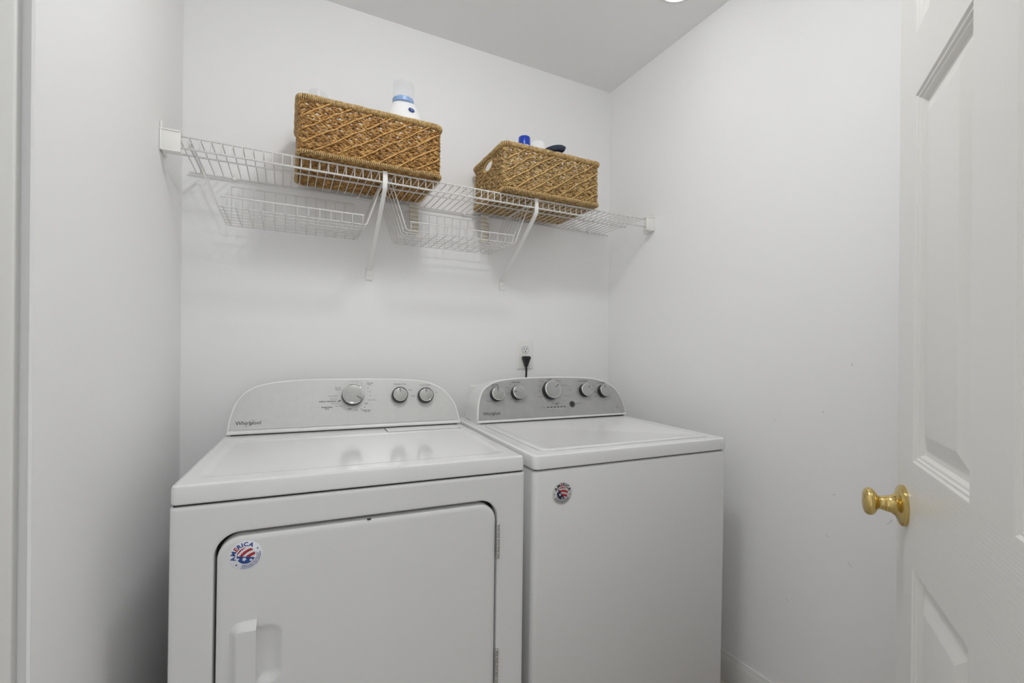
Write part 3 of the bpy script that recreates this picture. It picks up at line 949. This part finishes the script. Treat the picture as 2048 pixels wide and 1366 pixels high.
def woven_basket(name, label, cx, cy, rz, w, d, h, m_weave, m_cord, holes=True):
    o = thing(name, label, 'basket', (cx, cy, ZS + .0022), (0, 0, rz), group='woven baskets on the shelf')
    at, L = rr_path(w, d, .016)
    nrow = int((h - .030) / .0080)
    hole_z, hole_hw, hole_hh = h - .045, .042, .020
    weave = MB()
    def seg_tubes(path, keep, r):
        idx = np.flatnonzero(keep)
        if len(idx) == 0:
            return
        for g in np.split(idx, np.flatnonzero(np.diff(idx) > 1) + 1):
            if len(g) > 3:
                weave.tube(path[g], r, 5)
    for i in range(nrow):
        z0 = .016 + i * (h - .034) / (nrow - 1)
        n = int(L / .0042)
        tt = np.linspace(0, L, n + 1)
        p = at(tt)
        q = at(tt + .002) - at(tt - .002)
        q /= np.linalg.norm(q, axis=1)[:, None]
        nrm = np.stack([q[:, 1], -q[:, 0]], 1)
        sgn = 1 if i % 2 else -1
        ph0 = RNG.uniform(0, 6.28)
        wob = .0022 * np.sin(2 * PI * tt / .062 + i * PI) + .0012 * np.sin(2 * PI * tt / .021 + ph0)
        pitch = .031 + RNG.uniform(-.005, .005)
        for k in range(2):
            ph = sgn * 2 * PI * tt / pitch + k * PI + ph0
            hr = .0027
            off = hr * np.cos(ph) + .0012 * np.sin(2 * PI * tt / .031 + i * 2.1)
            path = np.stack([p[:, 0] + nrm[:, 0] * off, p[:, 1] + nrm[:, 1] * off, z0 + wob + hr * 1.15 * np.sin(ph)], 1)
            keep = np.ones(len(tt), bool)
            if holes:
                side = np.abs(np.abs(p[:, 0]) - w / 2) < .004
                keep &= ~(side & ((p[:, 1] / hole_hw) ** 2 + ((path[:, 2] - hole_z) / hole_hh) ** 2 < 1))
            seg_tubes(path, keep, .0030 + RNG.uniform(-.0003, .0005))
    add('weave', weave.mesh('weave', 180, False), m_weave, o, kind='stuff')
    # woven bottom
    bot = MB()
    nb = int(d / .0105)
    for i in range(nb):
        y = -d / 2 + .008 + (d - .016) * i / (nb - 1)
        tt = np.linspace(-w / 2 + .006, w / 2 - .006, int(w / .006))
        for k in range(2):
            ph = 2 * PI * tt / .034 + k * PI + i * 1.7
            path = np.stack([tt, y + .0032 * np.cos(ph), .0068 + .0024 * np.sin(ph)], 1)
            bot.tube(path, .0031, 5)
    add('woven_bottom', bot.mesh('woven_bottom', 180, False), m_weave, o, kind='stuff')
    # wrapped rims
    def wrapped(name, z, rad, pitch, sr, grow):
        at2, L2_ = rr_path(w + grow, d + grow, .02)
        turns = int(L2_ / pitch)
        n = turns * 9
        tt = np.arange(n) / n * L2_
        p = at2(tt)
        q = at2(tt + .002) - at2(tt - .002)
        q /= np.linalg.norm(q, axis=1)[:, None]
        nrm = np.stack([q[:, 1], -q[:, 0]], 1)
        ph = tt / L2_ * turns * 2 * PI
        rv = rad * (1 + .05 * np.sin(tt / .017) + .05 * np.sin(tt / .0093))
        path = np.stack([p[:, 0] + nrm[:, 0] * rv * np.cos(ph), p[:, 1] + nrm[:, 1] * rv * np.cos(ph), z + rv * np.sin(ph)], 1)
        mb = MB()
        mb.tube(path, sr, 5, closed=True, ref=np.stack([q[:, 0], q[:, 1], np.zeros(n)], 1))
        r = add(name, mb.mesh(name, 180, False), SR1, o)
        m2 = MB()
        tt = np.arange(120) / 120 * L2_
        p = at2(tt)
        m2.tube(np.stack([p[:, 0], p[:, 1], np.full(120, z)], 1), rad * .92, 8, closed=True)
        add('core', m2, SCORE, r)
    wrapped('rim', h - .011, .0078, .0052, .0029, .006)
    wrapped('base_rim', .0092, .0048, .0056, .0026, .008)
    # diagonal lattice cords on the four sides
    def cords(length, place):
        hh0, hh1 = .014, h - .020
        dh = hh1 - hh0
        run = dh / math.tan(math.radians(33))
        sp = .062
        for di, off, rad in ((1, .0070, .0025), (-1, .0044, .0019)):
            k0 = -run - length / 2
            k = k0 + .02
            while k < length / 2:
                x0, x1 = k, k + run
                ta, tb = 0.0, 1.0
                if x0 < -length / 2 + .006:
                    ta = (-length / 2 + .006 - x0) / run
                if x1 > length / 2 - .006:
                    tb = (length / 2 - .006 - x0) / run
                if tb - ta > .12:
                    tq = np.linspace(ta, tb, max(6, int((tb - ta) * 26)))
                    x = x0 + run * tq
                    z = (hh0 + dh * tq) if di > 0 else (hh1 - dh * tq)
                    ph = RNG.uniform(0, 6)
                    z = z + .0016 * np.sin(tq * 13 + ph) + .0008 * np.sin(tq * 37 + ph)
                    dep = off + .0010 * np.sin(tq * 24 + ph)
                    mb = MB()
                    mb.tube(place(x, dep, z), rad, 5)
                    add('lattice_cord', mb.mesh('lattice_cord', 180, False), m_cord if di > 0 else m_weave, o)
                k += sp
    cords(w, lambda x, e, z: np.stack([x, -d / 2 - e, z], 1))
    cords(w, lambda x, e, z: np.stack([-x, d / 2 + e, z], 1))
    if not holes:
        cords(d, lambda x, e, z: np.stack([-w / 2 - e, -x, z], 1))
        cords(d, lambda x, e, z: np.stack([w / 2 + e, x, z], 1))
    else:   # bound edge of the hand holes
        for sx in (-1, 1):
            an = np.linspace(0, 2 * PI, 40, endpoint=False)
            path = np.stack([np.full(40, sx * (w / 2 + .001)), hole_hw * np.cos(an), hole_z + hole_hh * np.sin(an)], 1)
            mb = MB()
            mb.tube(path, .0042, 6, closed=True, ref=(1, 0, 0))
            add('hand_hole_binding', mb, m_cord, o)
    return o

woven_basket('woven_basket', 'amber woven seagrass basket on the left of the shelf, holding two bottles', .5535, -.1790, 0, .430, .288, .183, SG1, SC1)
woven_basket('woven_basket', 'tan woven seagrass basket with hand hole on the right of the shelf', 1.2165, -.1830, 0, .416, .290, .183, SG2, SC2)

# ------------------------------------------------------------------ things in the baskets
ZB = ZS + .0125
def bottle_things():
    t = thing('detergent_bottle', 'white detergent bottle with ribbed clear cap and pale blue collar', 'bottle', (.674, -.185, ZB), group='laundry bottles in the baskets')
    mb = MB()
    mb.lathe([(.03, 0), (.062, .002), (.066, .010), (.068, .10), (.067, .165), (.062, .200), (.054, .235), (.044, .262), (.036, .279), (.034, .285)], 40, (.004, 0, 0), 1.18, .85)
    b = add('body', mb, BOTTLE, t)
    an = np.linspace(.12 * PI, .88 * PI, 24)
    pts = [(.012 + .064 * math.cos(a), -.85 * (.058 - .02 * math.sin(a)) - .0 , .165 + .068 * math.sin(a)) for a in an]
    mb = MB()
    mb.tube(pts, .0022, 6, ref=(0, 1, 0))
    add('moulded_ridge', mb, BOTTLE, b)
    mb = MB()
    mb.lathe([(.0345, .2835), (.0372, .285), (.0375, .297), (.0355, .300)], 40)
    add('collar', mb, BLUERING, t)
    mb = MB()
    ang = np.arange(72) / 72 * 2 * PI
    rip = 1 + .012 * (np.arange(72) % 2)
    mb.loft([np.stack([np.cos(ang) * r * rip, np.sin(ang) * r * rip, np.full(72, z)], 1) for r, z in ((.0352, .2985), (.0352, .33), (.0345, .352), (.0335, .3555), (.031, .3565))], False, True)
    add('cap', mb, CLEAR, t)
    mb = MB()
    mb.lathe([(.020, .299), (.020, .318), (.012, .320), (.010, .332), (.006, .333)], 24, (0.004, 0, 0))
    add('spout', mb, CLEAR, t)
    mb = MB()
    mb.lathe([(.0105, 0), (.0105, .0008)], 24, (0, 0, 0), 1.1, .8)
    e = add('emblem', mb, ST_BLUE, b, (.020, -.0418, .2510), (math.radians(70), 0, math.radians(16)))
    mb = MB()
    mb.tube([(-.0045, .002, .001), (-.001, .0035, .001), (.001, 0, .001), (-.001, -.003, .001), (.0045, -.001, .001)], .0008, 5)
    add('emblem_mark', mb, INK_W, e)
    t = thing('softener_bottle', 'white bottle with domed clear cap at the left basket end', 'bottle', (.396, -.17, ZB), group='laundry bottles in the baskets')
    mb = MB()
    mb.lathe([(.03, 0), (.050, .002), (.054, .012), (.054, .13), (.048, .158), (.036, .176), (.030, .184)], 32)
    add('body', mb, BOTTLE, t)
    mb = MB()
    mb.lathe([(.031, .183), (.033, .186), (.0335, .235), (.032, .252), (.027, .262), (.016, .2675), (.004, .269)], 32)
    add('cap', mb, CLEAR, t)
    mb = MB()
    mb.box(-.003, .004, -.0275, -.0265, .19, .256)
    add('spout', mb, INK_W, t)
    t = thing('spray_bottle', 'white bottle with bright blue screw cap in the right basket', 'bottle', (1.155, -.2, ZB), group='laundry bottles in the baskets')
    mb = MB()
    mb.lathe([(.02, 0), (.034, .002), (.036, .01), (.036, .17), (.033, .20), (.026, .221), (.0235, .226), (.0235, .234)], 32)
    add('body', mb, BOTTLE, t)
    mb = MB()
    ang = np.arange(56) / 56 * 2 * PI
    rip = 1 + .012 * (np.arange(56) % 2)
    mb.loft([np.stack([np.cos(ang) * r * rip, np.sin(ang) * r * rip, np.full(56, z)], 1) for r, z in ((.0232, .228), (.0236, .232), (.0232, .262), (.0215, .2655), (.012, .2665))], True, True)
    add('cap', mb, BLUECAP, t)
    t = thing('rounded_jug', 'white round-topped jug beside the blue-capped bottle in the right basket', 'jug', (1.237, -.165, ZB), group='laundry bottles in the baskets')
    mb = MB()
    mb.lathe([(.03, 0), (.042, .002), (.0435, .012), (.0435, .21), (.0425, .238), (.038, .260), (.026, .275), (.012, .282), (.003, .283)], 32)
    add('body', mb, BOTTLE, t)
    mb = MB()
    an = np.linspace(0, 2 * PI, 48, endpoint=False)
    mb.tube(np.stack([.0437 * np.cos(an), .0437 * np.sin(an), np.full(48, .205)], 1), .0014, 6, closed=True)
    add('moulded_ridge', mb, BOTTLE, t)
    t = thing('scoop', 'dark navy plastic scoop handle poking out of the right basket', 'scoop', (1.2755, -.24, ZB))
    path = [(.035, .05, .03), (.025, .045, .12), (-.026, .012, .190), (-.040, .002, .211), (-.016, 0, .226), (.014, 0, .235), (.036, 0, .2355), (.045, 0, .2320)]
    mb = MB()
    mb.tube(smooth_closed(path, 5), np.interp(np.linspace(0, 1, 36), [0, .5, .8, .95, 1], [.009, .011, .0155, .014, .005]), 12, ref=(0, 1, 0), flat=.75)
    h_ = add('handle', mb, NAVY, t)
    mb = MB()
    mb.lathe([(.012, 0), (.026, .002), (.030, .012), (.032, .045), (.029, .047), (.026, .014), (.012, .006)], 24, (.035, .05, .0))
    add('bowl', mb, NAVY, t)
bottle_things()

# ------------------------------------------------------------------ outlets on the back wall
t = thing('wall_outlet', 'white duplex wall outlet above the washer with black plug', 'outlet', (1.2698, 0, 1.161))
mb = MB()
S = lambda d, y: [(x, y, z) for x, z in rrect(-.0425 + d, .0425 - d, -.0665 + d, .0665 - d, .004, 3)]
mb.loft([S(0, -.0002), S(0, -.002), S(.005, -.0058), S(.008, -.0062)], True, True)
add('cover_plate', mb, PLATE, t)
for zc in (.0215, -.0215):
    mb = MB()
    sh = []
    for k in range(40):
        a = 2 * PI * k / 40
        sh.append((.0172 * math.cos(a), max(-.0138, min(.0138, .0172 * math.sin(a)))))
    mb.loft([[(x, -.006, zc + z) for x, z in sh], [(x, -.0075, zc + z) for x, z in sh], [(x * .96, -.0079, zc + z * .96) for x, z in sh]], True, True)
    r = add('receptacle', mb, PLASTIC, t)
    mb = MB()
    l = [[(x, -.0064, zc + z) for x, z in sh], [(x * 1.07, -.0064, zc + z * 1.08) for x, z in sh]]
    mb.loft(l)
    add('groove', mb, POINTER, r)
    for dx in (-.0064, .0064):
        mb = MB()
        mb.box(dx - .0012, dx + .0012, -.0082, -.0076, zc - .001, zc + .0085)
        add('slot', mb, KNOB_B, r)
    mb = MB()
    mb.lathe([(.0026, 0), (.0026, .0006)], 12, (0, 0, 0))
    add('slot', mb, KNOB_B, r, (0, -.0077, zc - .0075), (PI / 2, 0, 0))
mb = MB()
mb.lathe([(.0028, 0), (.0026, .001), (.001, .0014)], 12)
add('screw', mb, PLASTIC, t, (0, -.0061, 0), (PI / 2, 0, 0))
t = thing('power_plug', 'black angled power plug and cord hanging behind the washer console', 'plug', (1.2690, -.008, 1.1395))
mb = MB()
lp = []
for z, hw, y0, y1 in ((.0150, .0110, -.003, -.016), (.0140, .0145, .0000, -.020), (.0105, .0168, .0004, -.022), (.0050, .0165, .0004, -.022), (-.010, .0112, .0004, -.020), (-.022, .0072, -.001, -.018), (-.030, .0066, -.003, -.017), (-.031, .0060, -.005, -.016)):
    lp.append([(x, (y0 + y1) / 2 + y * (y0 - y1) / 2, z) for x, y in rrect(-hw, hw, -1, 1, (min(hw * .5, .006),) * 4, 4)])
mb.loft(lp, True, True)
add('plug_body', mb, BLACK, t)
mb = MB()
mb.tube(smooth_closed([(0, -.0105, -.028), (.0008, -.0105, -.05), (0, -.0105, -.075), (-.001, -.013, -.10), (.0, -.018, -.17), (.004, -.022, -.30), (.02, -.028, -.6), (.02, -.03, -1.0)], 6), .0046, 10, ref=(0, 1, 0), flat=.75)
add('cord', mb, BLACK, t)
t = thing('wall_plate', 'plain white wall plate partly hidden behind the washer console', 'plate', (1.064, 0, .972))
mb = MB()
S = lambda d, y: [(x, y, z) for x, z in rrect(-.057 + d, .057 - d, -.058 + d, .058 - d, .004, 3)]
mb.loft([S(0, -.0002), S(0, -.002), S(.004, -.0056), S(.007, -.006)], True, True)
add('cover_plate', mb, PLATE, t)
mb = MB()
mb.lathe([(.026, .0055), (.026, .0068), (.024, .0072)], 32)
add('receptacle', mb, PLASTIC, t, (0, 0, 0), (PI / 2, 0, 0))

# ------------------------------------------------------------------ six-panel door, standing open
EDGE = Vector((1.290, -1.401, 0))
DIR = Vector((.8200, .5724, 0)).normalized()
DWID, DHT, DTH = .762, 2.032, .035
# local x: from the free edge back to the hinge; local y: into the door; visible face at y = 0
ang = math.atan2(-DIR.y, -DIR.x)
t = add('door_1', None, None, None, EDGE + Vector((0, 0, .008)), (0, 0, ang),
        'white six-panel door standing open at the right', None, kind='structure')
LX = [0, .092, .325, .432, .665, DWID]
LZ = [0, .235, .828, .995, 1.590, 1.688, 1.915, DHT]
def vis(y): return y
# which local side faces the camera?
nl = Vector((-math.sin(ang), math.cos(ang), 0))
face = 1 if (CAM - EDGE).dot(nl) > 0 else -1
def yb(d): return (d, d + DTH) if face < 0 else (-d - DTH, -d)
for x0, x1, nm in ((LX[0], LX[1], 'stile'), (LX[4], LX[5], 'stile')):
    mb = MB()
    mb.box(x0, x1, *yb(0), 0, DHT)
    add(nm, mb, DOOR_V, t)
for z0, z1 in ((LZ[0], LZ[1]), (LZ[2], LZ[3]), (LZ[4], LZ[5]), (LZ[6], LZ[7])):
    mb = MB()
    mb.box(LX[1], LX[4], *yb(0), z0, z1)
    add('rail', mb, DOOR_H, t)
prof = [(0, 0), (.0015, .0002), (.0045, .0028), (.0075, .0032), (.0095, .0060), (.0130, .0066), (.0165, .0122), (.0220, .0128), (.0250, .0124), (.0500, .0034), (.0540, .0028)]
for z0, z1 in ((LZ[1], LZ[2]), (LZ[3], LZ[4]), (LZ[5], LZ[6])):
    mb = MB()
    mb.box(LX[2], LX[3], *yb(0), z0, z1)
    add('mullion', mb, DOOR_V, t)
    for x0, x1 in ((LX[1], LX[2]), (LX[3], LX[4])):
        mb = MB()
        for sd in (0, 1):
            loops = []
            for o_, dp in prof:
                y = (dp if sd == 0 else DTH - dp)
                y = y if face < 0 else -y
                loops.append([(x, y, z) for x, z in ((x0 + o_, z0 + o_), (x1 - o_, z0 + o_), (x1 - o_, z1 - o_), (x0 + o_, z1 - o_))])
            mb.loft(loops, False, True)
        add('door_panel', mb.mesh('door_panel', 12), DOOR_V, t)
# brass knob set
def knob_mesh():
    mb = MB()
    mb.lathe([(.0340, 0), (.0345, .0015), (.0345, .0050), (.0320, .0075), (.0250, .0095), (.0185, .0130), (.0150, .0180), (.0135, .0230),
              (.0135, .0260), (.0118, .0265), (.0118, .0275), (.0128, .0280), (.0116, .0300), (.0112, .0330), (.0120, .0355), (.0150, .0380), (.0198, .0404), (.0226, .0436),
              (.0235, .0476), (.0228, .0516), (.0203, .0546), (.0150, .0566), (.0072, .0576), (.0012, .0578)], 48)
    return mb.mesh('knob', 40)
km = knob_mesh()
KX, KZ = .047, .912
for sd in (0, 1):
    toward = -face if sd else face     # direction (local y sign) the knob points
    k = add('door_knob', km, BRASS, t, (KX, 0 if sd == 0 else -face * DTH, KZ), (-PI / 2 * toward, 0, 0), label='polished brass door knob')
mb = MB()
y0, y1 = yb(0)
mb.box(-.0012, .0008, y0 + .005, y1 - .005, KZ - .028, KZ + .028)
add('latch_plate', mb, BRASS, t)
